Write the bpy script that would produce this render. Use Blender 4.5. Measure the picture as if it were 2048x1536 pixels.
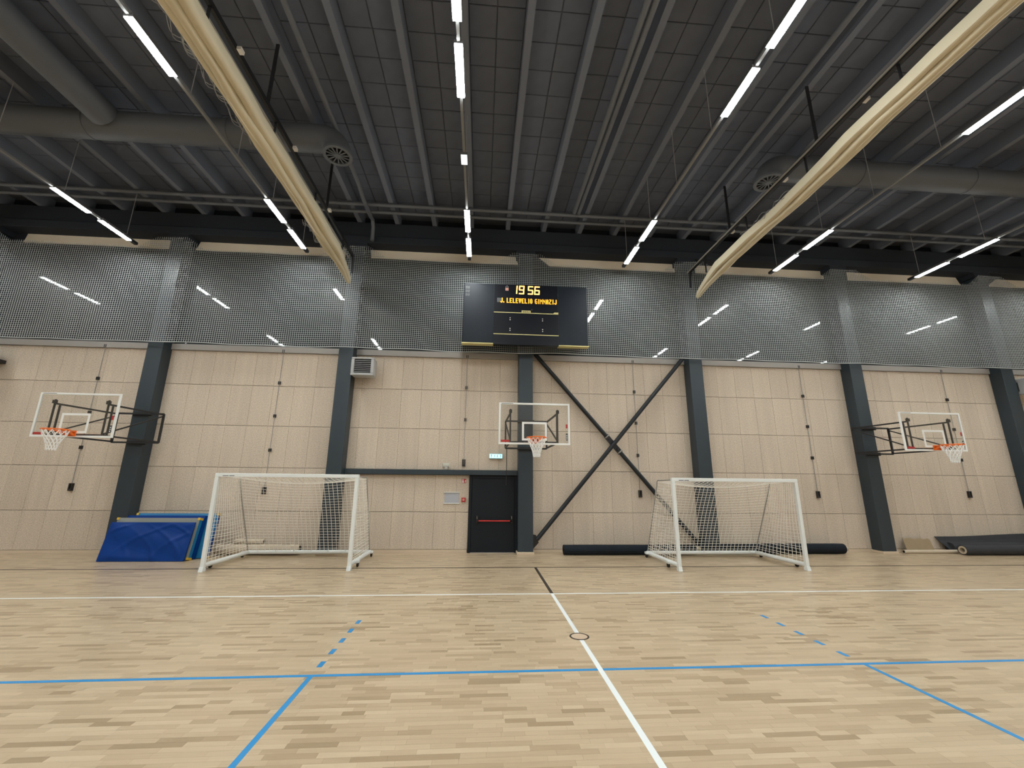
import bpy, math, random
from mathutils import Vector, Matrix
random.seed(7)
for o in list(bpy.data.objects): bpy.data.objects.remove(o)
scn = bpy.context.scene
COL = scn.collection

# ------------------------------------------------------------------ camera, world, exposure
cd = bpy.data.cameras.new('camera'); cam = bpy.data.objects.new('camera', cd); COL.objects.link(cam)
cd.sensor_width = 36.0; cd.sensor_fit = 'HORIZONTAL'; cd.lens = 830.88 * 36 / 2048
cd.clip_start = 0.05; cd.clip_end = 200
RT = Vector((0.9972785, -0.07311714, 0.00945925)); UP = Vector((-0.02599212, -0.22861858, 0.97316903)); FW = Vector((0.06899278, 0.97076641, 0.22989687))
CAMP = Vector((-1.3286, -12.5105, 1.9419))
cam.matrix_world = Matrix(((RT.x, UP.x, -FW.x, CAMP.x), (RT.y, UP.y, -FW.y, CAMP.y), (RT.z, UP.z, -FW.z, CAMP.z), (0, 0, 0, 1)))
scn.camera = cam
world = bpy.data.worlds.new('night'); scn.world = world; world.use_nodes = True
world.node_tree.nodes['Background'].inputs[0].default_value = (0.004, 0.006, 0.010, 1)
world.node_tree.nodes['Background'].inputs[1].default_value = 1.0
vs = scn.view_settings
vs.view_transform = 'Standard'; vs.look = 'None'; vs.gamma = 1.0; vs.exposure = 0.0; vs.use_curve_mapping = False
scn.cycles.max_bounces = 6; scn.cycles.diffuse_bounces = 3; scn.cycles.glossy_bounces = 2
LAMP_STRENGTH = 152.0      # the tubes of the hanging light rows light the whole hall

# ------------------------------------------------------------------ materials
def nt(m):
    m.use_nodes = True; t = m.node_tree
    return t, t.nodes, t.links, t.nodes['Principled BSDF']
def mat(name, col, rough=0.5, metal=0.0, spec=0.5, coat=0.0, emit=None, estr=0.0, noise=0.0, nscale=8.0):
    m = bpy.data.materials.new(name); t, n, l, b = nt(m)
    b.inputs['Base Color'].default_value = (*col, 1); b.inputs['Roughness'].default_value = rough
    b.inputs['Metallic'].default_value = metal; b.inputs['Specular IOR Level'].default_value = spec
    b.inputs['Coat Weight'].default_value = coat
    if emit: b.inputs['Emission Color'].default_value = (*emit, 1); b.inputs['Emission Strength'].default_value = estr
    if noise:
        tc = n.new('ShaderNodeTexCoord'); nz = n.new('ShaderNodeTexNoise'); nz.inputs['Scale'].default_value = nscale; nz.inputs['Detail'].default_value = 4
        mp = n.new('ShaderNodeMapRange'); mp.inputs['To Min'].default_value = 1 - noise; mp.inputs['To Max'].default_value = 1 + noise
        mx = n.new('ShaderNodeMix'); mx.data_type = 'RGBA'; mx.blend_type = 'MULTIPLY'; mx.inputs['Factor'].default_value = 1
        l.new(tc.outputs['Object'], nz.inputs['Vector']); l.new(nz.outputs['Fac'], mp.inputs['Value'])
        mx.inputs[6].default_value = (*col, 1); l.new(mp.outputs['Result'], mx.inputs[7]); l.new(mx.outputs[2], b.inputs['Base Color'])
    return m

def wood_wool(name, col):
    m = bpy.data.materials.new(name); t, n, l, b = nt(m)
    ge = n.new('ShaderNodeNewGeometry'); oi = n.new('ShaderNodeObjectInfo')
    n1 = n.new('ShaderNodeTexNoise'); n1.inputs['Scale'].default_value = 34; n1.inputs['Detail'].default_value = 5; n1.inputs['Roughness'].default_value = 0.75
    mpv = n.new('ShaderNodeMapping'); mpv.inputs['Scale'].default_value = (6.0, 6.0, 0.35)
    n2 = n.new('ShaderNodeTexNoise'); n2.inputs['Scale'].default_value = 1.0; n2.inputs['Detail'].default_value = 2
    l.new(ge.outputs['Position'], n1.inputs['Vector']); l.new(ge.outputs['Position'], mpv.inputs['Vector']); l.new(mpv.outputs['Vector'], n2.inputs['Vector'])
    r = n.new('ShaderNodeValToRGB'); e = r.color_ramp.elements
    e[0].position = 0.33; e[0].color = tuple(c * 0.70 for c in col) + (1,)
    e[1].position = 0.60; e[1].color = tuple(min(1, c * 1.12) for c in col) + (1,)
    l.new(n1.outputs['Fac'], r.inputs['Fac'])
    ad = n.new('ShaderNodeMath'); ad.operation = 'MULTIPLY_ADD'; ad.inputs[1].default_value = 0.09; ad.inputs[2].default_value = 0.86
    l.new(oi.outputs['Random'], ad.inputs[0])
    a2 = n.new('ShaderNodeMath'); a2.operation = 'MULTIPLY_ADD'; a2.inputs[1].default_value = 0.26
    l.new(n2.outputs['Fac'], a2.inputs[0]); l.new(ad.outputs[0], a2.inputs[2])
    mx = n.new('ShaderNodeMix'); mx.data_type = 'RGBA'; mx.blend_type = 'MULTIPLY'; mx.inputs['Factor'].default_value = 1
    l.new(r.outputs['Color'], mx.inputs[6]); l.new(a2.outputs[0], mx.inputs[7]); l.new(mx.outputs[2], b.inputs['Base Color'])
    bp = n.new('ShaderNodeBump'); bp.inputs['Strength'].default_value = 0.35; bp.inputs['Distance'].default_value = 0.01
    l.new(n1.outputs['Fac'], bp.inputs['Height']); l.new(bp.outputs['Normal'], b.inputs['Normal'])
    b.inputs['Roughness'].default_value = 0.95; b.inputs['Specular IOR Level'].default_value = 0.15
    return m

def parquet(name, brick=False):
    m = bpy.data.materials.new(name); t, n, l, b = nt(m)
    ge = n.new('ShaderNodeNewGeometry')
    r = n.new('ShaderNodeValToRGB'); cr = r.color_ramp
    cr.elements[0].position = 0.0; cr.elements[0].color = (0.345, 0.250, 0.152, 1)
    cr.elements[1].position = 1.0; cr.elements[1].color = (0.585, 0.462, 0.312, 1)
    for p, c in ((0.10, (0.42, 0.312, 0.196)), (0.26, (0.48, 0.365, 0.237)), (0.62, (0.522, 0.402, 0.264)), (0.9, (0.552, 0.431, 0.287))):
        el = cr.elements.new(p); el.color = (*c, 1)
    if brick:
        bt = n.new('ShaderNodeTexBrick'); bt.inputs['Color1'].default_value = (0, 0, 0, 1); bt.inputs['Color2'].default_value = (1, 1, 1, 1); bt.inputs['Mortar'].default_value = (0.4, 0.4, 0.4, 1)
        bt.inputs['Scale'].default_value = 1; bt.inputs['Mortar Size'].default_value = 0.0; bt.inputs['Brick Width'].default_value = 0.34; bt.inputs['Row Height'].default_value = 0.0625
        l.new(ge.outputs['Position'], bt.inputs['Vector']); l.new(bt.outputs['Color'], r.inputs['Fac'])
    else:
        oi = n.new('ShaderNodeObjectInfo'); ad = n.new('ShaderNodeMath'); ad.operation = 'ADD'; fr = n.new('ShaderNodeMath'); fr.operation = 'FRACT'
        l.new(oi.outputs['Random'], ad.inputs[0]); l.new(ge.outputs['Random Per Island'], ad.inputs[1]); l.new(ad.outputs[0], fr.inputs[0]); l.new(fr.outputs[0], r.inputs['Fac'])
    mp = n.new('ShaderNodeMapping'); mp.inputs['Scale'].default_value = (3.0, 70.0, 1.0); nz = n.new('ShaderNodeTexNoise'); nz.inputs['Scale'].default_value = 1.0; nz.inputs['Detail'].default_value = 4
    l.new(ge.outputs['Position'], mp.inputs['Vector']); l.new(mp.outputs['Vector'], nz.inputs['Vector'])
    mr = n.new('ShaderNodeMapRange'); mr.inputs['To Min'].default_value = 0.86; mr.inputs['To Max'].default_value = 1.12; l.new(nz.outputs['Fac'], mr.inputs['Value'])
    mx = n.new('ShaderNodeMix'); mx.data_type = 'RGBA'; mx.blend_type = 'MULTIPLY'; mx.inputs['Factor'].default_value = 1
    l.new(r.outputs['Color'], mx.inputs[6]); l.new(mr.outputs['Result'], mx.inputs[7]); l.new(mx.outputs[2], b.inputs['Base Color'])
    b.inputs['Roughness'].default_value = 0.30; b.inputs['Specular IOR Level'].default_value = 0.42
    return m

def clear_glass(name, tint=(0.985, 0.99, 0.985)):
    m = bpy.data.materials.new(name); m.use_nodes = True; t = m.node_tree; n = t.nodes; l = t.links; n.clear()
    out = n.new('ShaderNodeOutputMaterial'); tr = n.new('ShaderNodeBsdfTransparent'); tr.inputs[0].default_value = (*tint, 1)
    gl = n.new('ShaderNodeBsdfGlossy'); gl.inputs['Roughness'].default_value = 0.02; lw = n.new('ShaderNodeLayerWeight'); lw.inputs[0].default_value = 0.5
    pw5 = n.new('ShaderNodeMath'); pw5.operation = 'POWER'; pw5.inputs[1].default_value = 5.0; l.new(lw.outputs['Facing'], pw5.inputs[0])
    fr = n.new('ShaderNodeMath'); fr.operation = 'MULTIPLY_ADD'; fr.inputs[1].default_value = 0.95; fr.inputs[2].default_value = 0.045; l.new(pw5.outputs[0], fr.inputs[0])
    mx = n.new('ShaderNodeMixShader'); l.new(fr.outputs[0], mx.inputs[0]); l.new(tr.outputs[0], mx.inputs[1]); l.new(gl.outputs[0], mx.inputs[2]); l.new(mx.outputs[0], out.inputs[0])
    return m

M = dict(
    wool=wood_wool('wood_wool_panel', (0.580, 0.492, 0.398)),
    wallback=mat('wall_backing', (0.24, 0.20, 0.165), 0.95),
    plaster=mat('far_wall_paint', (0.50, 0.43, 0.35), 0.9),
    steel=mat('anthracite_steel', (0.024, 0.037, 0.048), 0.42, noise=0.12, nscale=5),
    black=mat('black_steel', (0.012, 0.012, 0.014), 0.45),
    plastic=mat('black_plastic', (0.012, 0.010, 0.011), 0.5),
    ceil=mat('dark_ceiling_panel', (0.118, 0.132, 0.170), 0.9, spec=0.2, noise=0.18, nscale=3),
    ceilgap=mat('ceiling_backing', (0.085, 0.093, 0.115), 0.95),
    joist=mat('dark_ceiling_paint', (0.138, 0.152, 0.186), 0.75, spec=0.3),
    beam=mat('dark_beam_paint', (0.022, 0.026, 0.034), 0.7, spec=0.3),
    duct=mat('painted_duct', (0.085, 0.091, 0.102), 0.6, noise=0.08, nscale=2),
    pipe=mat('painted_pipe', (0.115, 0.122, 0.135), 0.55),
    board=parquet('oak_stave'), board2=parquet('oak_parquet', True),
    white=mat('white_line_paint', (0.80, 0.84, 0.84), 0.4), blue=mat('blue_line_paint', (0.015, 0.25, 0.56), 0.4), blackline=mat('black_line_paint', (0.03, 0.024, 0.02), 0.45),
    capwood=mat('cap_wood', (0.60, 0.46, 0.33), 0.4),
    skirting=mat('pale_wood_skirting', (0.62, 0.50, 0.37), 0.5),
    rail_grey=mat('grey_lamp_rail', (0.20, 0.205, 0.21), 0.5),
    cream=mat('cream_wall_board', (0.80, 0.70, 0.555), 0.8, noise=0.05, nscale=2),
    brace=mat('near_black_steel', (0.014, 0.017, 0.021), 0.45, spec=0.35),
    galv=mat('grey_sill_metal', (0.36, 0.34, 0.32), 0.55),
    winglass=mat('night_window_glass', (0.008, 0.013, 0.016), 0.38, spec=0.22, coat=1.0),
    frame=mat('dark_window_frame', (0.03, 0.034, 0.038), 0.5),
    net=mat('net_cord', (0.38, 0.40, 0.40), 0.8), goalnet=mat('goal_net_cord', (0.86, 0.82, 0.74), 0.8), hoopnet=mat('hoop_net_cord', (0.86, 0.86, 0.84), 0.7),
    greynet=mat('grey_cord', (0.20, 0.20, 0.21), 0.8),
    goal=mat('white_goal_paint', (0.80, 0.83, 0.82), 0.35), rod=mat('grey_rod', (0.30, 0.29, 0.27), 0.5),
    rubber=mat('black_rubber', (0.012, 0.010, 0.010), 0.7),
    orange=mat('orange_rim', (0.85, 0.16, 0.015), 0.4), boardwhite=mat('white_board_mark', (0.84, 0.85, 0.83), 0.45), glass=clear_glass('clear_board_glass'),
    red=mat('red_mark', (0.42, 0.03, 0.03), 0.45), bar_red=mat('red_push_bar', (0.62, 0.03, 0.025), 0.35),
    matblue=mat('blue_mat_vinyl', (0.0005, 0.036, 0.21), 0.40, spec=0.2, noise=0.1, nscale=3), matedge=mat('light_blue_mat_vinyl', (0.012, 0.17, 0.36), 0.4), matgrey=mat('grey_mat_base', (0.23, 0.24, 0.22), 0.8), yellow=mat('yellow_corner', (0.62, 0.40, 0.04), 0.5),
    roll=mat('black_roll_felt', (0.012, 0.016, 0.022), 0.85, spec=0.2, noise=0.25, nscale=4), rollgrey=mat('charcoal_roll', (0.030, 0.031, 0.036), 0.8, noise=0.2, nscale=5), cardtube=mat('card_tube', (0.50, 0.42, 0.31), 0.8), card=mat('brown_cardboard', (0.34, 0.255, 0.155), 0.85, noise=0.1), tanroll=mat('beige_roll', (0.55, 0.46, 0.345), 0.7, noise=0.06),
    sbody=mat('scoreboard_black', (0.006, 0.010, 0.017), 0.45, spec=0.25, noise=0.2, nscale=2), sface=mat('scoreboard_face', (0.003, 0.004, 0.008), 0.4, spec=0.25), led=mat('amber_led', (0.9, 0.5, 0.1), 0.5, emit=(1.0, 0.55, 0.16), estr=2.2), led2=mat('amber_led_text', (0.9, 0.4, 0.02), 0.5, emit=(1.0, 0.42, 0.03), estr=1.1), syellow=mat('yellow_stripe', (0.60, 0.54, 0.24), 0.5), unlit=mat('unlit_segment', (0.08, 0.085, 0.09), 0.5), pinkmark=mat('pale_pink_mark', (0.55, 0.28, 0.22), 0.5), greymark=mat('pale_grey_mark', (0.35, 0.36, 0.37), 0.5),
    heater=mat('grey_heater_case', (0.36, 0.36, 0.36), 0.4), louver=mat('grey_louver', (0.20, 0.20, 0.21), 0.4), dark=mat('dark_cavity', (0.008, 0.008, 0.009), 0.6),
    door=mat('dark_door_paint', (0.008, 0.011, 0.016), 0.5, spec=0.25), chrome=mat('chrome', (0.6, 0.6, 0.6), 0.2, metal=1.0),
    exitlit=mat('lit_exit_panel', (0.5, 0.9, 0.9), 0.4, emit=(0.42, 0.86, 0.92), estr=1.25), exitmark=mat('exit_green', (0.0, 0.16, 0.17), 0.5), exitcase=mat('exit_sign_case', (0.32, 0.42, 0.46), 0.4),
    paper=mat('grey_paper', (0.42, 0.43, 0.47), 0.6), rail=mat('silver_rail', (0.66, 0.66, 0.62), 0.4), offwhite=mat('off_white_plastic', (0.62, 0.62, 0.56), 0.5),
    cloth=mat('cream_curtain', (0.57, 0.505, 0.36), 0.75, noise=0.06, nscale=1.5), wire=mat('steel_wire', (0.30, 0.30, 0.31), 0.4), lamphouse=mat('lamp_housing', (0.10, 0.10, 0.105), 0.45),
    lamp=mat('lamp_diffuser', (0.9, 0.9, 0.9), 0.5, emit=(0.96, 1.0, 0.985), estr=LAMP_STRENGTH), lampsmall=mat('emergency_diffuser', (0.9, 0.9, 0.9), 0.5, emit=(0.85, 1.0, 1.0), estr=1.6), bracketwhite=mat('white_bracket', (0.8, 0.76, 0.72), 0.5),
)

# ------------------------------------------------------------------ mesh helpers
def wloc(o):
    v = Vector((0, 0, 0))
    while o is not None: v += o.location; o = o.parent
    return v
class MB:
    def __init__(s): s.v = []; s.f = []
    def box(s, x0, x1, y0, y1, z0, z1, skip=()):
        b = len(s.v); s.v += [(x, y, z) for z in (z0, z1) for y in (y0, y1) for x in (x0, x1)]
        F = dict(bottom=(0, 2, 3, 1), top=(4, 5, 7, 6), front=(0, 1, 5, 4), back=(2, 6, 7, 3), left=(0, 4, 6, 2), right=(1, 3, 7, 5))
        s.f += [tuple(b + i for i in q) for k, q in F.items() if k not in skip]; return s
    def prism(s, pts, axis, a, b):            # closed outline pts (u,v), extruded along axis from a to b
        n = len(pts); k = len(s.v)
        def P(u, v, w): return {'x': (w, u, v), 'y': (u, w, v), 'z': (u, v, w)}[axis]
        s.v += [P(u, v, a) for u, v in pts] + [P(u, v, b) for u, v in pts]
        s.f += [tuple(k + i for i in range(n)), tuple(k + n + i for i in reversed(range(n)))]
        s.f += [(k + i, k + n + i, k + n + (i + 1) % n, k + (i + 1) % n) for i in range(n)]; return s
    def poly(s, pts, r, n=6, closed=False, caps=True, sx=1.0):   # tube along a polyline, r may be a list
        P = [Vector(p) for p in pts]; m = len(P); k = len(s.v)
        for i, p in enumerate(P):
            a = P[i - 1] if (i > 0 or closed) else P[i]; b = P[(i + 1) % m] if (i < m - 1 or closed) else P[i]
            t = (b - a).normalized(); ref = Vector((0, 0, 1)) if abs(t.z) < 0.9 else Vector((0, 1, 0))
            u = t.cross(ref).normalized(); w = u.cross(t).normalized(); rr = r[i] if isinstance(r, (list, tuple)) else r
            for j in range(n):
                an = 2 * math.pi * (j + 0.5) / n; s.v.append(tuple(p + u * (rr * sx * math.cos(an)) + w * (rr * math.sin(an))))
        for i in range(m if closed else m - 1):
            a = k + i * n; b = k + ((i + 1) % m) * n
            s.f += [(a + j, a + (j + 1) % n, b + (j + 1) % n, b + j) for j in range(n)]
        if caps and not closed: s.f += [tuple(k + j for j in reversed(range(n))), tuple(k + (m - 1) * n + j for j in range(n))]
        return s
    def tube(s, p, q, r, n=10): return s.poly([p, q], r, n)
    def bar(s, p, q, w, h):                   # rectangular bar, w across, h in the other direction
        p = Vector(p); q = Vector(q); t = (q - p).normalized(); ref = Vector((0, 0, 1)) if abs(t.z) < 0.95 else Vector((0, 1, 0))
        u = t.cross(ref).normalized(); v = u.cross(t).normalized(); k = len(s.v)
        for e in (p, q):
            s.v += [tuple(e + u * (a * w / 2) + v * (b * h / 2)) for a, b in ((-1, -1), (1, -1), (1, 1), (-1, 1))]
        s.f += [(k, k + 1, k + 2, k + 3), (k + 7, k + 6, k + 5, k + 4)] + [(k + i, k + 4 + i, k + 4 + (i + 1) % 4, k + (i + 1) % 4) for i in range(4)]; return s
    def ring(s, c, r0, r1, z0, z1, n=32):     # flat annulus with thickness around z
        k = len(s.v)
        for r, z in ((r0, z0), (r1, z0), (r1, z1), (r0, z1)):
            s.v += [(c[0] + r * math.cos(2 * math.pi * i / n), c[1] + r * math.sin(2 * math.pi * i / n), z) for i in range(n)]
        for q in range(4):
            a = k + q * n; b = k + ((q + 1) % 4) * n
            s.f += [(a + i, a + (i + 1) % n, b + (i + 1) % n, b + i) for i in range(n)]
        return s
    def disc(s, c, r, z0, z1, n=32): return s.prism([(c[0] + r * math.cos(2 * math.pi * i / n), c[1] + r * math.sin(2 * math.pi * i / n)) for i in range(n)], 'z', z0, z1)
    def mesh(s, name, m, off=Vector((0, 0, 0)), smooth=False):
        me = bpy.data.meshes.new(name); me.from_pydata([(x - off.x, y - off.y, z - off.z) for x, y, z in s.v], [], s.f)
        me.materials.append(m); me.update()
        import bmesh
        bm = bmesh.new(); bm.from_mesh(me); bmesh.ops.recalc_face_normals(bm, faces=bm.faces); bm.to_mesh(me); bm.free()
        if smooth:
            for p in me.polygons: p.use_smooth = True
        return me
    def build(s, name, m, parent=None, local=False, smooth=False, bevel=0.0, origin=None):
        off = Vector((0, 0, 0)) if (local or parent is None) else wloc(parent)
        if origin is not None and parent is None: off = Vector(origin)
        o = bpy.data.objects.new(name, s.mesh(name, M[m] if isinstance(m, str) else m, off, smooth)); COL.objects.link(o)
        if parent is not None: o.parent = parent
        elif origin is not None: o.location = origin
        if bevel:
            md = o.modifiers.new('bevel', 'BEVEL'); md.width = bevel; md.segments = 2; md.limit_method = 'ANGLE'
        if smooth:
            try:
                md = o.modifiers.new('split', 'EDGE_SPLIT'); md.split_angle = math.radians(40)
            except Exception: pass
        return o
def empty(name, loc, rz=0.0):
    o = bpy.data.objects.new(name, None); o.location = loc; o.rotation_euler = (0, 0, rz); o.empty_display_size = 0.2; COL.objects.link(o); return o
def tag(o, label=None, cat=None, group=None, kind=None):
    if label: o['label'] = label
    if cat: o['category'] = cat
    if group: o['group'] = group
    if kind: o['kind'] = kind
    return o
def copy_tree(o, parent=None):
    c = o.copy(); COL.objects.link(c); c.parent = parent
    for ch in list(o.children): copy_tree(ch, c)
    return c
def part(o, label): o['label'] = label; return o

# ================================================================== FLOOR
HX = 21.0; YB = -22.0; ZC = 10.46
floor = tag(MB().box(-HX, HX, YB, 0.1, -0.08, -0.012).build('floor', 'board2'), 'light oak strip parquet sports floor', None, kind='structure')
ROW = 0.0625
lens_ = (0.19, 0.26, 0.32, 0.38, 0.45, 0.52)
board_me = {}
def board_mesh(L):
    if L not in board_me:
        board_me[L] = MB().box(0.0005, L - 0.0005, 0.0004, ROW - 0.0004, -0.012, 0.0, skip=('bottom',)).mesh('board', M['board'])
    return board_me[L]
rest = MB(); nboards = 0
nrow = int(10.4 / ROW)
for r in range(nrow):
    y0 = -10.4 + r * ROW
    d = y0 - CAMP.y
    if y0 < -0.13 or True:
        half = 1.32 * d + 1.6
        x = max(CAMP.x - half, -20.8) - random.random() * 0.3; xe = min(CAMP.x + half * 1.12 + 0.4, 20.8)
        while x < xe:
            L = random.choice(lens_)
            near = (-9.32 < y0 < -8.05 and CAMP.x - 1.12 * d < x + L and x < CAMP.x + 1.22 * d)
            if near and nboards < 296:
                o = bpy.data.objects.new('board', board_mesh(L)); o.location = (x, y0, 0); COL.objects.link(o); o.parent = floor; nboards += 1
            else:
                rest.box(x + 0.0005, x + L - 0.0005, y0 + 0.0004, y0 + ROW - 0.0004, -0.012, 0.0, skip=('bottom',))
            x += L
tag(rest.build('parquet_boards', 'board', floor), kind='stuff')
def line(x0, x1, y0, y1, m, lab):
    return part(MB().box(x0, x1, y0, y1, -0.001, 0.0012).build('court_line', m, floor), lab)
BY, WY, KY = -7.567, -4.465, -2.104
line(-20.8, 20.8, WY - .025, WY + .025, 'white', 'long white court line parallel to the wall')
line(-20.8, 20.8, KY - .03, KY + .03, 'blackline', 'long black court line nearest the wall')
line(-0.028, 0.028, -20, WY - .025, 'white', 'white centre line running away from the camera')
line(-0.03, 0.03, WY + .025, KY - .03, 'blackline', 'short black end of the centre line')
line(-9, -0.028, BY - .025, BY + .025, 'blue', 'blue court line parallel to the wall, left of the centre line')
line(0.028, 9, BY - .025, BY + .025, 'blue', 'blue court line parallel to the wall, right of the centre line')
line(-3.025, -2.975, -16.5, BY - .025, 'blue', 'left blue cross line'); line(2.975, 3.025, -16.5, BY - .025, 'blue', 'right blue cross line')
for sx in (-3, 3):
    for dd in (.275, .625, .975, 1.325, 1.675):
        line(sx - .028, sx + .028, BY + dd - .075, BY + dd + .075, 'blue', 'short blue dash')
cap = MB().disc((0, -6.59), .105, 0.0, 0.002).build('socket_cap', 'capwood', floor)
MB().ring((0, -6.59), .105, .128, 0.0, 0.0035).build('cap_ring', 'blackline', cap)

# ================================================================== BACK WALL
XC = -0.0466; S = 5.3775
colx = {i: XC + i * S for i in range(-4, 5)}
SILL = 5.68; STRIP0, STRIP1 = 9.0, 9.44
wall = MB(); wall.box(-HX, HX, 0.03, 0.12, 0, SILL)
wall_back = tag(wall.build('wall_back', 'wallback'), 'long hall wall of pale wood wool panels', kind='structure')
MB().box(-HX, HX, 0.03, 0.12, STRIP0 - 0.02, ZC).build('upper_wall', 'beam', wall_back)
pan_cache = {}
def panel(x0, x1, z0, z1):
    g = 0.0012; w = round(x1 - x0 - 2 * g, 3); h = round(z1 - z0 - .009, 3)
    if (w, h) not in pan_cache:
        b = MB(); c = 0.007; W, H = w / 2, h / 2
        b.v = [(-W, .03, -H), (W, .03, -H), (W, .03, H), (-W, .03, H), (-W, c, -H), (W, c, -H), (W, c, H), (-W, c, H), (-W + c, 0, -H + c), (W - c, 0, -H + c), (W - c, 0, H - c), (-W + c, 0, H - c)]
        b.f = [(8, 9, 10, 11)] + [(4 + i, 4 + (i + 1) % 4, 8 + (i + 1) % 4, 8 + i) for i in range(4)] + [(i, (i + 1) % 4, 4 + (i + 1) % 4, 4 + i) for i in range(4)]
        pan_cache[(w, h)] = b.mesh('panel', M['wool'])
    o = bpy.data.objects.new('panel', pan_cache[(w, h)]); o.location = ((x0 + x1) / 2, 0, (z0 + z1) / 2); COL.objects.link(o); o.parent = wall_back
ROWS = (0.085, 1.09, 2.275, 3.46, 4.65, SILL)
offs = {-4: .27, -3: .27, -2: .29, -1: .45, 0: .235, 1: .26, 2: .24, 3: .27}
for i in range(-3, 4):
    X = colx[i]; xs = [X + .20]; x = X + offs[i]
    while x < X + S - .2:
        if x - xs[-1] > .12: xs.append(x)
        x += .595
    if X + S - .2 - xs[-1] < .1: xs.pop()
    xs.append(X + S - .2)
    if i == 3: xs = [q for q in xs if q < 18.2]
    for k in range(5):
        z0, z1 = ROWS[k], ROWS[k + 1]
        if i == -1 and k < 2:
            lx = [X + .2, -4.41, -3.82, -3.22, -2.635, -2.03, -1.655]
            for a, b in zip(lx, lx[1:]): panel(a, b, z0, z1 if k == 0 else 2.13)
            continue
        for a, b in zip(xs, xs[1:]): panel(a, b, z0 if not (i == -1 and k == 2) else 2.27, z1)
for a, b in ((-HX, colx[-3] - .2), (18.3, HX)):      # plain ends of the wall, out of the photograph
    MB().box(a, b, 0.0, 0.03, .085, SILL).build('end_panel', 'wool', wall_back)
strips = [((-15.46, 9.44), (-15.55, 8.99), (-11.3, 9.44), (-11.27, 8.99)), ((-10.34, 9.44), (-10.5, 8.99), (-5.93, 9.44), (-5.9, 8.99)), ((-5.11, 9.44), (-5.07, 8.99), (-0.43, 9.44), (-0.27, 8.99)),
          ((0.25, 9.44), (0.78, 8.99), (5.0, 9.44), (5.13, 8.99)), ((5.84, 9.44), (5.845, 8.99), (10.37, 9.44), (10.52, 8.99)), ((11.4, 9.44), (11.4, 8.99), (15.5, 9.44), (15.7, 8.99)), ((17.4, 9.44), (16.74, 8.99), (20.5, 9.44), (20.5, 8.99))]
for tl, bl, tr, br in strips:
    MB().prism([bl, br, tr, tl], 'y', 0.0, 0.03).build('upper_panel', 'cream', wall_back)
# sill, skirting
tag(MB().box(-HX, HX, -0.05, 0.03, SILL, 5.86).build('trim_1', 'galv', bevel=.006), 'grey metal sill under the high windows', kind='structure')
sk = MB()
tag(MB().box(-HX, -1.67, -0.02, 0.03, 0, .082).box(colx[0] + .2, HX, -0.02, 0.03, 0, .082).build('baseboard_back', 'skirting'), 'pale wooden skirting along the wall', kind='structure')
# windows
for n, i in enumerate(range(-4, 4), 1):
    a, b = colx[i] + .1, colx[i + 1] - .1
    f = MB(); f.box(a, b, 0.03, 0.10, 5.86, 5.90); f.box(a, b, 0.03, 0.10, 8.93, 8.99); f.box(a, a + .06, .03, .10, 5.90, 8.93); f.box(b - .06, b, .03, .10, 5.90, 8.93)
    w = tag(f.build('window_%d' % n, 'frame'), 'high dark window band between two columns', kind='structure')
    m_ = (a + b) / 2
    for p0, p1 in ((a + .06, m_ - .003), (m_ + .003, b - .06)):
        MB().box(p0, p1, .055 + .0 * n, .075, 5.90, 8.93).build('pane', 'winglass', w)
# room shell out of the photograph
tag(MB().box(-HX - .1, -HX, YB, 0.1, 0, ZC).build('wall_left', 'plaster'), 'far end wall of the hall', kind='structure')
tag(MB().box(HX, HX + .1, YB, 0.1, 0, ZC).build('wall_right', 'plaster'), 'other far end wall of the hall', kind='structure')
tag(MB().box(-HX, HX, YB - .1, YB, 0, ZC).build('wall_front', 'plaster'), 'hall wall behind the camera', kind='structure')

# columns
clab = {-3: 'dark steel column at the far left end, outside the leftmost window bay', -2: 'dark steel column standing behind the blue gym mats', -1: 'dark steel column beside the grey fan heater, behind the left goal',
        0: 'dark steel column beside the black exit door', 1: 'dark steel column seen through the right goal net', 2: 'dark steel column carrying the right-hand basketball hoop, left of the cardboard', 3: 'dark steel column at the right edge by the charcoal rolls'}
for i in range(-3, 4):
    X = colx[i]; w = .214
    root = tag(empty('column', (X, -.18, 0)), clab[i], 'column', 'steel columns along the wall')
    MB().box(X - w, X + w, -.365, .03, 0.03, 9.12).build('shaft', 'steel', root, bevel=.012)
    MB().box(X - w - .09, X + w + .09, -.40, .03, 9.12, 9.30).build('head_plate', 'beam', root, bevel=.01)
    MB().box(X - w - .03, X + w + .03, -.395, .03, 0, .07).build('foot_trim', 'skirting', root, bevel=.008)

# edge beam over the columns
b = MB(); b.box(-HX, HX, -.33, .03, 9.52, 10.06); b.box(-HX, HX, -.42, .03, 9.28, 9.52)
tag(b.build('edge_beam', 'beam', bevel=.01), 'long dark beam along the wall top above the net', 'beam')

# ================================================================== CEILING
ceiling = tag(MB().box(-HX, HX, YB, .12, ZC, ZC + .1).build('ceiling', 'ceilgap'), 'dark painted ceiling of square panels between joists', kind='structure')
JX0 = -0.649; JS = 1.197
jx = [JX0 + JS * k for k in range(-16, 18)]
jm = MB().box(-.068, .068, YB, -.02, -.40, 0).mesh('joist', M['joist'])
for x in jx:
    o = bpy.data.objects.new('joist', jm); o.location = (x, 0, ZC); COL.objects.link(o); o.parent = ceiling
pw, ph = (JS - .136) / 2, 0.575
b = MB(); c = .01
W, H = pw / 2 - .006, ph / 2 - .006
b.v = [(-W, -H, 0), (W, -H, 0), (W, H, 0), (-W, H, 0), (-W, -H, -.02), (W, -H, -.02), (W, H, -.02), (-W, H, -.02), (-W + c, -H + c, -.03), (W - c, -H + c, -.03), (W - c, H - c, -.03), (-W + c, H - c, -.03)]
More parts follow.
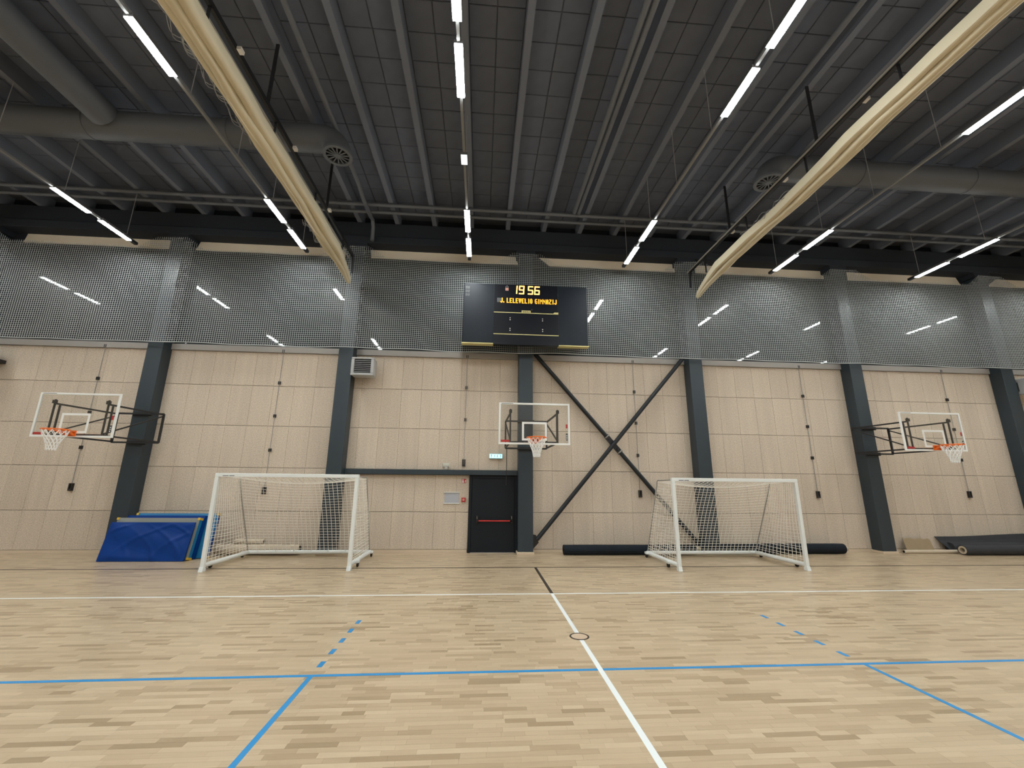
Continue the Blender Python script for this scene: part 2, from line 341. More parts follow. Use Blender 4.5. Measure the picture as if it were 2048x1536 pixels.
b.f = [(8, 9, 10, 11)] + [(4 + i, 4 + (i + 1) % 4, 8 + (i + 1) % 4, 8 + i) for i in range(4)] + [(i, (i + 1) % 4, 4 + (i + 1) % 4, 4 + i) for i in range(4)]
cpm = b.mesh('ceiling_panel', M['ceil']); restc = MB(); cnt = 0
for gi, x in enumerate(jx[:-1]):
    for s_ in (0, 1):
        cx = x + .068 + pw * (s_ + .5)
        for k in range(24):
            cy = -.35 - ph * (k + .5)
            if cnt < 296 and -9.3 < cx < 7.6 and -6.9 < cy < -1.5:
                o = bpy.data.objects.new('ceiling_panel', cpm); o.location = (cx, cy, ZC); COL.objects.link(o); o.parent = ceiling; cnt += 1
            else:
                k0 = len(restc.v); restc.v += [(vx + cx, vy + cy, vz + ZC) for vx, vy, vz in b.v]; restc.f += [tuple(k0 + q for q in f) for f in b.f]
tag(restc.build('ceiling_panels', 'ceil', ceiling), kind='stuff')
MB().box(-HX, HX, YB, -.35 - ph * 24, ZC - .03, ZC).build('ceiling_end', 'ceil', ceiling)

# pipes under the joists
tag(MB().tube((-20.8, -1.36, 9.99), (20.8, -1.36, 9.99), .055, 12).build('ceiling_pipe', 'pipe', smooth=True), 'dark pipe along the wall under the joists, farther from the wall', 'pipe', 'pipes parallel to the wall')
tag(MB().tube((-20.8, -1.0, 9.99), (20.8, -1.0, 9.99), .05, 12).build('ceiling_pipe', 'pipe', smooth=True), 'dark pipe along the wall under the joists, closer to the wall', 'pipe', 'pipes parallel to the wall')
for x, lab in ((1.31, 'dark ceiling pipe right of the middle light row, left one of two'), (1.455, 'dark ceiling pipe right of the middle light row, right one of two'), (-4.93, 'dark ceiling pipe beside the left rolled curtain'), (4.95, 'dark ceiling pipe beside the right rolled curtain')):
    ends = [(x, -.53, 9.30), (x, -.55, 9.75), (x, -.7, 9.93)] if x < -4 else []
    tag(MB().poly(ends + [(x, -1.5 if x > -4 else -.9, 9.88 if x < -4 else 9.98), (x, -1.8, 9.88 if x < -4 else 9.98), (x, -2.3, 9.985), (x, -21.5, 9.985)], .058, 12).build('ceiling_pipe', 'pipe', smooth=True), lab, 'pipe')

# ventilation ducts
def elbow(cx, sgn, y, z0, r, R, n=8):
    return [(cx - sgn * R * (1 - math.sin(t)), y, z0 - R * (1 - math.cos(t))) for t in [math.pi / 2 * k / n for k in range(n + 1)]]
def duct_run(xend, xo, lab, sgn):
    y, z, r = -4.15, 9.62, .30
    root = tag(empty('air_duct', (xend, y, 9.0)), lab, 'duct')
    R = .40
    pts = [(xo, y, z), (xend - sgn * R, y, z)] + [(xend - sgn * R + sgn * R * math.sin(t), y, z - R * (1 - math.cos(t))) for t in [math.pi / 2 * k / 8 for k in range(1, 9)]]
    # polyline in the XZ plane: build rings by hand so that they stay round in the bend
    m = MB(); n = 24; P = [Vector(p) for p in pts]
    for i, p in enumerate(P):
        t = (P[min(i + 1, len(P) - 1)] - P[max(i - 1, 0)]).normalized(); u = Vector((0, 1, 0)); w = t.cross(u).normalized()
        m.v += [tuple(p + u * (r * math.cos(2 * math.pi * j / n)) + w * (r * math.sin(2 * math.pi * j / n))) for j in range(n)]
    for i in range(len(P) - 1):
        m.f += [(i * n + j, i * n + (j + 1) % n, (i + 1) * n + (j + 1) % n, (i + 1) * n + j) for j in range(n)]
    m.build('duct_pipe', 'duct', root, smooth=True)
    jn = xend - sgn * 2.4
    while abs(jn) < 20:
        MB().poly([(jn - .03, y, z), (jn + .03, y, z)], r + .012, 24).build('duct_collar', 'duct', root, smooth=True); jn -= sgn * 3.0
    zb = z - R
    d = MB().ring((xend, y), .255, .325, zb - .03, zb + .02).build('diffuser_ring', 'pipe', root, smooth=True)
    MB().disc((xend, y), .07, zb - .035, zb - .005, 16).build('diffuser_hub', 'pipe', d)
    for k in range(14):
        a = 2 * math.pi * k / 14
        MB().bar((xend + .06 * math.cos(a), y + .06 * math.sin(a), zb - .015), (xend + .262 * math.cos(a), y + .262 * math.sin(a), zb - .015), .028, .012).build('diffuser_vane', 'pipe', d)
    MB().disc((xend, y), .25, zb + .06, zb + .07, 20).build('diffuser_back', 'dark', d)
duct_run(-4.80, -20.9, 'round dark ventilation duct ending in a ring diffuser by the left rolled curtain', 1)
duct_run(5.56, 20.9, 'round dark ventilation duct ending in a ring diffuser by the right rolled curtain', -1)
tag(MB().tube((-9.72, -4.44, 9.64), (-9.72, -21.8, 9.64), .285, 24).build('branch_duct', 'duct', smooth=True), 'round dark branch duct running toward the camera at upper left', 'duct')

# ================================================================== LIGHT ROWS
rowx = [JX0 + JS * k for k in (-13, -9, -5, -1, 3, 7, 11, 15)]
rlab = ['outermost left, out of the photograph', 'at the far left with two tubes showing', 'left of the left rolled curtain', 'in the middle above the scoreboard', 'between the scoreboard and the right rolled curtain', 'just right of the right rolled curtain', 'at the far right with two tubes showing', 'outermost right, out of the photograph']
ZL = 8.5; house = None
lumm = MB().box(-.068, .068, 0, .93, .0, .07).mesh('lamp_housing', M['lamphouse'])
difm = MB().box(-.062, .062, .01, .92, -.014, .0).mesh('diffuser', M['lamp'])
wirem = MB().tube((0, 0, .07), (0, 0, 1.56), .007, 6).mesh('suspension_wire', M['wire'])
for x, lab in zip(rowx, rlab):
    root = tag(empty('light_row', (x, -1.0, ZL)), 'hanging row of tube lights %s' % lab, 'ceiling light', 'rows of hanging tube lights')
    MB().box(x - .025, x + .025, -21.0, -1.02, ZL + .02, ZL + .068).build('carrier_rail', 'rail_grey', root)
    MB().box(x - .045, x + .045, -1.20, -1.0, ZL - .005, ZL + .07).build('end_cap', 'plastic', root)
    for k in range(4):
        for y in (-2.17 - 5.28 * k, -3.41 - 5.28 * k):
            o = bpy.data.objects.new('lamp_housing', lumm); o.location = (0, y + 1.0, 0); COL.objects.link(o); o.parent = root
            d = bpy.data.objects.new('diffuser', difm); COL.objects.link(d); d.parent = o
    for y in (-1.35, -3.15, -4.65, -6.12, -7.9, -9.9, -11.4, -13.2, -15.2, -16.7, -18.4):
        o = bpy.data.objects.new('suspension_wire', wirem); o.location = (0, y + 1.0, 0); COL.objects.link(o); o.parent = root
    if abs(x - rowx[3]) < .01:
        e = MB().box(x - .07, x + .07, -5.25, -4.97, ZL - .03, ZL + .02).build('emergency_lamp', 'lamphouse', root)
        MB().box(x - .062, x + .062, -5.24, -4.98, ZL - .045, ZL - .03).build('emergency_diffuser', 'lampsmall', e)

# ================================================================== ROLLED DIVIDER CURTAINS
def curtain(xc, sgn, lab):
    yw = -.74
    root = tag(empty('divider_curtain', (xc, yw, 7.6)), lab, 'curtain', 'rolled-up divider curtains')
    rnd = random.Random(3 if sgn < 0 else 5)
    for q, (dx, dz, w, h) in enumerate(((-.125, .0, .066, .115), (-.005, -.03, .08, .14), (.115, .02, .08, .135))):
        m = MB(); n = 14; ys = [yw - .02, yw - .12, yw - .3, yw - .6, yw - 1.0] + [yw - 1.5 - .5 * k for k in range(39)]
        ph1 = rnd.random() * 6
        for i, y in enumerate(ys):
            t = max(0.0, 1 - (yw - y) / 1.5); wob = .018 * math.sin(1.7 * y + ph1) + .012 * math.sin(4.1 * y + 2 * ph1)
            X = xc + (.027 * (y - yw) if sgn > 0 else 0) + dx * (1 - .75 * t) + wob * (1 - t); Z = 7.98 + dz * (1 - .5 * t) - .26 * t * t + .02 * math.sin(1.1 * y + ph1) * (1 - t)
            ww = w * (1 - .55 * t) * (1 + .08 * math.sin(2.3 * y + ph1)); hh = h * (1 - .35 * t)
            if i == 0: ww *= .3; hh *= .5
            for j in range(n):
                a = 2 * math.pi * j / n; ca, sa = math.cos(a), math.sin(a); m.v.append((X + ww * math.copysign(abs(ca) ** .6, ca) * (1 + .10 * math.cos(3 * a + q)), y, Z + hh * math.copysign(abs(sa) ** .75, sa)))
        for i in range(len(ys) - 1):
            m.f += [(i * n + j, i * n + (j + 1) % n, (i + 1) * n + (j + 1) % n, (i + 1) * n + j) for j in range(n)]
        m.f += [tuple(range(n)), tuple((len(ys) - 1) * n + j for j in reversed(range(n)))]
        m.build('fold', 'cloth', root, smooth=True)
    # bunched grey netting along the outer edge
    m = MB(); xs = xc + (-.30 if sgn < 0 else -.24)
    spans = ((-8.9, -5.6), (-3.3, -2.0)) if sgn < 0 else ((-5.6, -3.6),)
    for a, b_ in spans:
        for k in range(5):
            pts = []; y = a; j = 0; p_ = rnd.random() * 6
            while y < b_:
                e = math.sin(math.pi * (y - a) / (b_ - a)) ** .5
                pts.append((xs + .05 * math.sin(9 * y + p_ + k) + .03 * (k - 2), y, 8.02 + e * (.05 * math.cos(17 * y + k * 1.3) - .02 * k) + .05)); y += .055; j += 1
            m.poly(pts, .006, 4)
    tag(m.build('bunched_netting', 'greynet', root), kind='stuff')
    # carrier rail, drive tube, hangers
    xr = xc + (.0 if sgn < 0 else -.12)
    rl = empty('x', (0, 0, 0)); bpy.data.objects.remove(rl)
    MB().box(xr - .03, xr + .03, -21, -.68, 8.60, 8.70).build('curtain_rail', 'black', root)
    MB().tube((xr - .11, -21, 8.58), (xr - .11, -.70, 8.58), .022, 8).build('drive_shaft', 'rod', root, smooth=True)
    for y in (-2.92, -5.94, -8.96, -11.98, -15.0, -18.0):
        MB().box(xr - .03, xr + .03, y - .012, y + .012, 8.70, 10.06).build('hanger', 'black', root)
    for y in (-2.92, -4.93, -6.95, -8.96):
        MB().box(xr + .04, xr + .11, y - .05, y + .05, 8.60, 8.66).build('bracket', 'bracketwhite', root)
    y = -1.6
    while y > -20.5:
        MB().box(xr - .015, xr + .015, y - .015, y + .015, 8.12, 8.60).build('strap', 'black', root); y -= 2.0
    MB().bar((xr, -.72, 8.65), (xr - .06 * sgn, -.74, 8.05), .05, .05).build('end_arm', 'black', root)
curtain(-5.42, -1, 'cream divider curtain rolled up under the ceiling, left of the scoreboard')
curtain(5.38, 1, 'cream divider curtain rolled up under the ceiling, right of the scoreboard')

# ================================================================== PROTECTIVE NET in front of the windows
def colh(x):                                    # top edge of the net: up at the columns, lower between them
    d = min(abs(x - c) for c in colx.values())
    return 9.05 if d < .45 else (8.70 if d > .95 else 9.05 - .35 * (d - .45) / .5)
NY = -.60
def net_y(x, z): return NY + .025 * math.sin(.9 * x + .5 * z) + .012 * math.sin(2.7 * x + 1.3)
def net_z(x, z): return z + .012 * math.sin(1.17 * x + .3) + .01 * math.sin(3.1 * x + z)
m = MB(); cell = .0605; r = .0056
root = tag(empty('protective_net', (0, NY, 5.72)), 'pale protective net stretched along the high windows behind the scoreboard', 'net')
x = -18.0
while x < 18.4:
    zt = colh(x); pts = [(x, net_y(x, z), net_z(x, z)) for z in (5.74, 6.4, 7.1, 7.8, 8.4, zt)]
    m.poly(pts, r, 4, caps=False); x += cell
z = 5.74; 
while z < 9.06:
    run = []; x = -18.0
    while x < 18.45:
        if z <= colh(x) + .001: run.append((x, net_y(x, z), net_z(x, z)))
        else:
            if len(run) > 1: m.poly(run, r, 4, caps=False)
            run = []
        x += .3
    if len(run) > 1: m.poly(run, r, 4, caps=False)
    z += cell
tag(m.build('net_mesh', 'net', root), kind='stuff')
MB().poly([(-18 + .3 * k, net_y(-18 + .3 * k, 5.73), net_z(-18 + .3 * k, 5.73)) for k in range(122)], .014, 6).build('bottom_rope', 'net', root)

# ================================================================== DIAGONAL BRACES
XA, XB = colx[0] + .214, colx[1] - .214
r1 = tag(empty('diagonal_brace', (XA, -.2, .25)), 'dark steel brace rising from the column by the door to upper right', 'brace', 'crossed braces on the wall')
MB().tube((XA + .12, -.24, .38), (XB - .1, -.24, 5.86), .062, 14).build('brace_tube', 'brace', r1, smooth=True)
MB().prism([(XA, .12), (XA + .17, .30), (XA + .09, .50), (XA, .52)], 'y', -.255, -.225).build('gusset_plate', 'black', r1)
r2 = tag(empty('diagonal_brace', (XB, -.2, .3)), 'dark steel brace falling from upper left toward the right goal, jointed at the crossing', 'brace', 'crossed braces on the wall')
c0, c1 = Vector((XA + .1, -.12, 5.86)), Vector((XB - .12, -.12, .30)); dirv = (c1 - c0).normalized(); mid = Vector((2.637, -.12, 3.087))
MB().tube(c0, mid - dirv * .30, .062, 14).build('brace_tube', 'brace', r2, smooth=True); MB().tube(mid + dirv * .30, c1, .062, 14).build('brace_tube', 'brace', r2, smooth=True)
MB().bar(mid - dirv * .34, mid + dirv * .34, .03, .15).build('joint_plate', 'black', r2)
for s_ in (-1, 1):
    e = MB().tube(mid + dirv * (s_ * .28), mid + dirv * (s_ * .31), .075, 14).build('end_flange', 'rod', r2)
    MB().tube(mid + dirv * (s_ * .2) + Vector((0, -.06, 0)), mid + dirv * (s_ * .2) + Vector((0, -.03, 0)), .03, 8).build('bolt', 'black', r2)
MB().prism([(XB, .05), (XB - .17, .22), (XB - .09, .42), (XB, .44)], 'y', -.135, -.105).build('gusset_plate', 'black', r2)

# ================================================================== DOOR, BEAM AND WALL FITTINGS
dr = tag(empty('door_1', (-.95, 0, 0)), 'black metal exit door with a red push bar', kind='structure')
MB().box(-1.655, -.25, -.005, .06, 0, 2.13).build('door_back', 'dark', dr)
f = MB(); f.box(-1.66, -1.58, -.06, 0, 0, 2.12); f.box(-.335, -.262, -.06, 0, 0, 2.12); f.box(-1.58, -.335, -.06, 0, 2.04, 2.12); f.build('door_frame', 'door', dr, bevel=.006)
lf = MB().box(-1.575, -.34, -.045, -.005, .012, 2.035).build('door_leaf', 'door', dr, bevel=.004)
MB().tube((-1.36, -.13, .865), (-.47, -.13, .865), .017, 12).build('push_bar', 'bar_red', lf, smooth=True)
for x in (-1.405, -.415):
    MB().box(x - .03, x + .03, -.10, -.045, .80, 1.0).build('bar_bracket', 'plastic', lf, bevel=.008)
    MB().bar((x, -.09, .87), (x + (.05 if x < -1 else -.05), -.13, .865), .035, .045).build('bar_arm', 'plastic', lf)
    MB().tube((x, -.105, .92), (x, -.105, .99), .008, 8).build('bracket_pin', 'chrome', lf)
MB().box(-1.58, -.335, -.05, .0, 0, .012).build('threshold', 'galv', dr)
tag(MB().box(colx[-1] + .214, colx[0] - .214, -.14, .0, 2.13, 2.27).build('door_lintel', 'steel', bevel=.008), 'horizontal dark steel beam above the exit door', 'beam')
# illuminated exit sign
t = tag(empty('exit_sign', (-.90, -.01, 2.60)), 'lit pale blue emergency exit sign on the wall left of the middle hoop', 'sign')
MB().box(-1.10, -.705, -.09, .0, 2.60, 2.755).build('sign_case', 'exitcase', t, bevel=.03)
MB().box(-1.09, -.715, -.097, -.09, 2.625, 2.745).build('lit_panel', 'exitlit', t)
def ex(name, *boxes):
    q = MB()
    for a, c_, e0, e1 in boxes: q.box(-1.09 + a, -1.09 + c_, -.1, -.097, 2.625 + e0, 2.625 + e1)
    q.build(name, 'exitmark', t)
ex('arrow_mark', (.05, .062, .03, .085), (.036, .076, .078, .09), (.043, .069, .09, .102), (.036, .07, .022, .034))
ex('bar_mark', (.15, .162, .03, .1)); ex('running_figure', (.22, .25, .085, .1), (.225, .24, .03, .08), (.215, .25, .028, .04)); ex('doorway_mark', (.30, .335, .088, .1), (.322, .336, .03, .095), (.305, .336, .026, .04))
# small caged device over the lintel
t = tag(empty('wall_device', (-2.35, 0, 2.29)), 'small off-white caged box on the wall just above the door beam', 'wall device')
MB().box(-2.44, -2.26, -.07, .0, 2.37, 2.46).build('device_case', 'offwhite', t, bevel=.01); MB().box(-2.39, -2.31, -.05, 0, 2.29, 2.37).build('device_foot', 'offwhite', t)
w_ = MB()
for z in (2.36, 2.41, 2.46): w_.poly([(-2.46, 0, z), (-2.46, -.1, z), (-2.24, -.1, z), (-2.24, 0, z)], .004, 5)
for x in (-2.46, -2.35, -2.24): w_.poly([(x, -.1, 2.32), (x, -.1, 2.47)], .004, 5)
w_.build('wire_guard', 'rail', t)
# framed notice
t = tag(empty('notice_frame', (-2.15, 0, 1.31)), 'landscape grey notice in silver top and bottom rails left of the door', 'notice')
MB().box(-2.355, -1.945, -.012, 0, 1.335, 1.63).build('notice_sheet', 'paper', t); MB().box(-2.385, -1.92, -.03, 0, 1.625, 1.65).build('frame_rail', 'rail', t, bevel=.006); MB().box(-2.385, -1.93, -.03, 0, 1.315, 1.34).build('frame_rail', 'rail', t, bevel=.006)
for k, (a, c_, z) in enumerate(((-2.29, -2.03, 1.585), (-2.31, -2.26, 1.55))):
    MB().box(a, c_, -.0135, -.012, z, z + .01).build('print_line', 'heater', t)
# fire sign
t = tag(empty('fire_sign', (-1.815, 0, 1.905)), 'small square red fire alarm sign beside the door top', 'sign')
MB().box(-1.878, -1.753, -.008, 0, 1.903, 2.02).build('sign_plate', 'red', t)
MB().box(-1.866, -1.818, -.0095, -.008, 1.915, 1.955).build('hand_mark', 'boardwhite', t); MB().box(-1.858, -1.83, -.0095, -.008, 1.962, 2.005).build('flame_mark', 'boardwhite', t); MB().box(-1.786, -1.770, -.0095, -.008, 1.918, 1.99).build('bar_mark', 'boardwhite', t)
# call point
t = tag(empty('fire_call_point', (-1.81, 0, 1.33)), 'red fire alarm call point under the small red sign', 'alarm')
MB().box(-1.868, -1.752, -.05, 0, 1.37, 1.495).build('alarm_case', 'red', t, bevel=.012); MB().tube((-1.81, -.055, 1.435), (-1.81, -.05, 1.435), .032, 16).build('alarm_button', 'pinkmark', t); MB().box(-1.83, -1.79, -.03, 0, 1.335, 1.37).build('alarm_key_tab', 'offwhite', t)

# window crank rods
for x, zb, lab in ((-12.43, 1.60, 'thin window crank rod on the wall left of the blue mats'), (-7.37, 1.55, 'thin window crank rod hanging down behind the left goal'), (-1.84, 2.38, 'short window crank rod ending above the door beam'), (3.42, 1.54, 'thin window crank rod beside the crossed braces'), (9.02, 1.56, 'thin window crank rod right of the right goal'), (14.08, 1.60, 'thin window crank rod behind the right-hand basketball hoop')):
    t = tag(empty('window_crank', (x, -.02, zb)), lab, 'window crank', 'window crank rods')
    MB().tube((x, -.03, zb + .2), (x, -.03, 5.78), .009, 6).build('crank_rod', 'rod', t)
    for z in (5.73, 4.745, 3.755, 2.77):
        if z > zb + .4:
            for dx in (-.022, .022): MB().box(x + dx - .01, x + dx + .01, -.055, 0, z - .045, z + .045).build('rod_clip', 'plastic', t)
    hb = MB(); hb.box(x - .045, x - .012, -.07, 0, zb, zb + .20); hb.box(x + .012, x + .045, -.07, 0, zb, zb + .20); hb.box(x - .012, x + .012, -.07, 0, zb, zb + .05)
    hb.build('crank_handle', 'plastic', t)

# fan heaters
def heater(x0, lab):
    x1 = x0 + .64; z0, z1 = 4.90, 5.44; yf = -.64
    t = tag(empty('fan_heater', ((x0 + x1) / 2, -.3, z0)), lab, 'heater', 'fan heaters on the columns')
    c = MB(); c.prism([(x0 + .03, z0), (x1 - .03, z0), (x1, z0 + .03), (x1, z1 - .03), (x1 - .03, z1), (x0 + .03, z1), (x0, z1 - .03), (x0, z0 + .03)], 'y', yf + .06, -.30); c.build('heater_case', 'heater', t, bevel=.01)
    c = MB(); a = .085
    c.box(x0, x1, yf, yf + .06, z0, z0 + .07); c.box(x0, x1, yf, yf + .06, z1 - .05, z1); c.box(x0, x0 + a, yf, yf + .06, z0 + .07, z1 - .05); c.box(x1 - a, x1, yf, yf + .06, z0 + .07, z1 - .05)
    c.build('front_frame', 'heater', t, bevel=.012)
    MB().box(x0 + a, x1 - a, yf + .045, yf + .058, z0 + .07, z1 - .05).build('cavity', 'dark', t)
    for k in range(7):
        z = z0 + .10 + k * .056; MB().prism([(yf + .004, z - .008), (yf + .044, z + .016), (yf + .044, z + .024), (yf + .004, z + .010)], 'x', x0 + a + .006, x1 - a - .006).build('louver', 'louver', t)
    MB().box(x0 - .06, x0 + .02, -.36, -.28, z0 + .12, z0 + .42).build('mount_bracket', 'black', t); MB().box(x0 + .1, x1 - .1, -.30, .0, z0 + .2, z0 + .3).build('wall_bracket', 'black', t)
heater(colx[-1] + .27, 'grey fan heater with dark louvers under the net, by the column behind the left goal')
heater(colx[3] + .27, 'grey fan heater at the right edge of the picture')
heater(colx[-3] + .62, 'grey fan heater at the left edge beside the leftmost wall panels')

# ================================================================== SCOREBOARD
t = tag(empty('scoreboard', (-.1, -.86, 5.83)), 'black electronic scoreboard showing 19 56 in amber in front of the net', 'scoreboard')
MB().box(-1.975, 1.765, -.93, -.74, 5.90, 7.79).build('side_panels', 'sbody', t, bevel=.01)
ctr = MB().box(-1.07, .87, -.955, -.93, 5.86, 7.785).build('centre_panel', 'sface', t, bevel=.006)
for a, c_ in ((-1.99, -1.07), (.87, 1.78)): MB().box(a, c_, -.945, -.74, 5.872, 5.90).build('bottom_trim', 'syellow', t)
MB().box(-1.06, .86, -.74 - .1, -.62, 6.4, 6.55).build('mount_bar', 'black', t); MB().box(-.25, .15, -.74, -.36, 6.9, 7.1).build('mount_arm', 'black', t)
for z in (6.868, 6.185): MB().box(-1.07, .87, -.962, -.955, z - .011, z + .011).build('yellow_stripe', 'syellow', ctr)
MB().box(-.24, .03, -.968, -.955, 6.868, 6.945).build('maker_tag', 'syellow', ctr); MB().prism([(.70, 6.868), (.87, 6.868), (.87, 6.918), (.75, 6.918)], 'y', -.965, -.955).build('stripe_tab', 'syellow', ctr)
q = MB()
for k in range(7): q.box(-.205 + k * .03, -.185 + k * .03, -.9695, -.968, 6.885, 6.92 - .012 * (k % 2))
q.build('tag_lettering', 'sface', ctr)
for x in (-.583, .389):
    for z in (6.70, 6.64, 6.365, 6.305): MB().tube((x, -.96, z), (x, -.955, z), .016, 10).build('colon_dot', 'bracketwhite', ctr)
MB().box(-.735, -.64, -.958, -.955, 7.575, 7.665).build('sticker', 'pinkmark', ctr); MB().ring((0, 0), .02, .034, 0, .003, 16)
q = MB(); q.poly([(-.72, -.957, 7.67), (-.72, -.957, 7.71), (-.688, -.957, 7.735), (-.655, -.957, 7.71), (-.655, -.957, 7.67)], .008, 5); q.build('padlock_mark', 'greymark', ctr)
MB().tube((.07, -.958, 6.985), (.07, -.955, 6.985), .018, 10).build('screw_mark', 'unlit', ctr)
def seg7(ch, x, z, w, h, th, y0, y1, slant=.06):
    on = {'0': 'abcdef', '1': 'bc', '5': 'acdfg', '6': 'acdefg', '8': 'abcdefg', '9': 'abcdfg'}[ch]
    q = MB(); zz = {'a': h, 'g': h / 2, 'd': 0}
    def P(u, v): return (x + u + slant * v, z + v)
    for s_ in on:
        if s_ in 'agd':
            v = zz[s_]; v0, v1 = (v - th, v) if s_ == 'a' else ((v, v + th) if s_ == 'd' else (v - th / 2, v + th / 2))
            q.prism([P(th * .25, v0), P(w - th * .25, v0), P(w - th * .25, v1), P(th * .25, v1)], 'y', y0, y1)
        else:
            u0 = 0 if s_ in 'ef' else w - th; v0, v1 = (h / 2, h) if s_ in 'bf' else (0, h / 2)
            q.prism([P(u0, v0 + .006), P(u0 + th, v0 + .006), P(u0 + th, v1 - .006), P(u0, v1 - .006)], 'y', y0, y1)
    return q
for ch, x in (('1', -.545), ('9', -.335), ('5', -.065), ('6', .135)):
    seg7(ch, x, 7.475, .168, .275, .036, -.962, -.955).build('digit', 'led', ctr)
for r_ in range(3):
    for k in range(2):
        seg7('8', -1.925 + .065 * k, 7.60 - .115 * r_, .045, .075, .009, -.933, -.93, .03).build('unlit_digit', 'unlit', t)
FONT = {'J': '00011 00011 00011 00011 00011 11011 01110', '.': '00000 00000 00000 00000 00000 11000 11000', 'L': '11000 11000 11000 11000 11000 11000 11111', 'E': '11111 11000 11000 11110 11000 11000 11111', 'V': '11011 11011 11011 11011 01110 01110 00100', 'I': '01100 01100 01100 01100 01100 01100 01100', 'O': '01110 11011 11011 11011 11011 11011 01110',
        'G': '01111 11000 11000 11011 11001 11001 01111', 'M': '10001 11011 11111 10101 10001 10001 10001', 'N': '10001 11001 11101 10111 10011 10001 10001', 'A': '01110 11011 11011 11111 11011 11011 11011', 'Z': '11111 00011 00110 01100 11000 11000 11111'}
X = -.885; pxw, pxh = .0148, .0222; ztop = 7.335
MB().box(-.98, -.845, -.957, -.955, 7.19, 7.33).build('unlit_cell', 'unlit', ctr)
for ch in 'J. LELEVELIO GIMNAZIJ':
    if ch == ' ': X += pxw * 3.8; continue
    rows = FONT[ch].split(); q = MB()
    for r_, rw in enumerate(rows):
        c_ = 0
        while c_ < 5:
            if rw[c_] == '1':
                e = c_
                while e < 5 and rw[e] == '1': e += 1
                q.box(X + c_ * pxw, X + e * pxw, -.960, -.955, ztop - (r_ + 1) * pxh, ztop - r_ * pxh); c_ = e
            else: c_ += 1
    q.build('letter', 'led2', ctr); X += pxw * (3.0 if ch == '.' else (4.6 if ch == 'I' else 6.15))

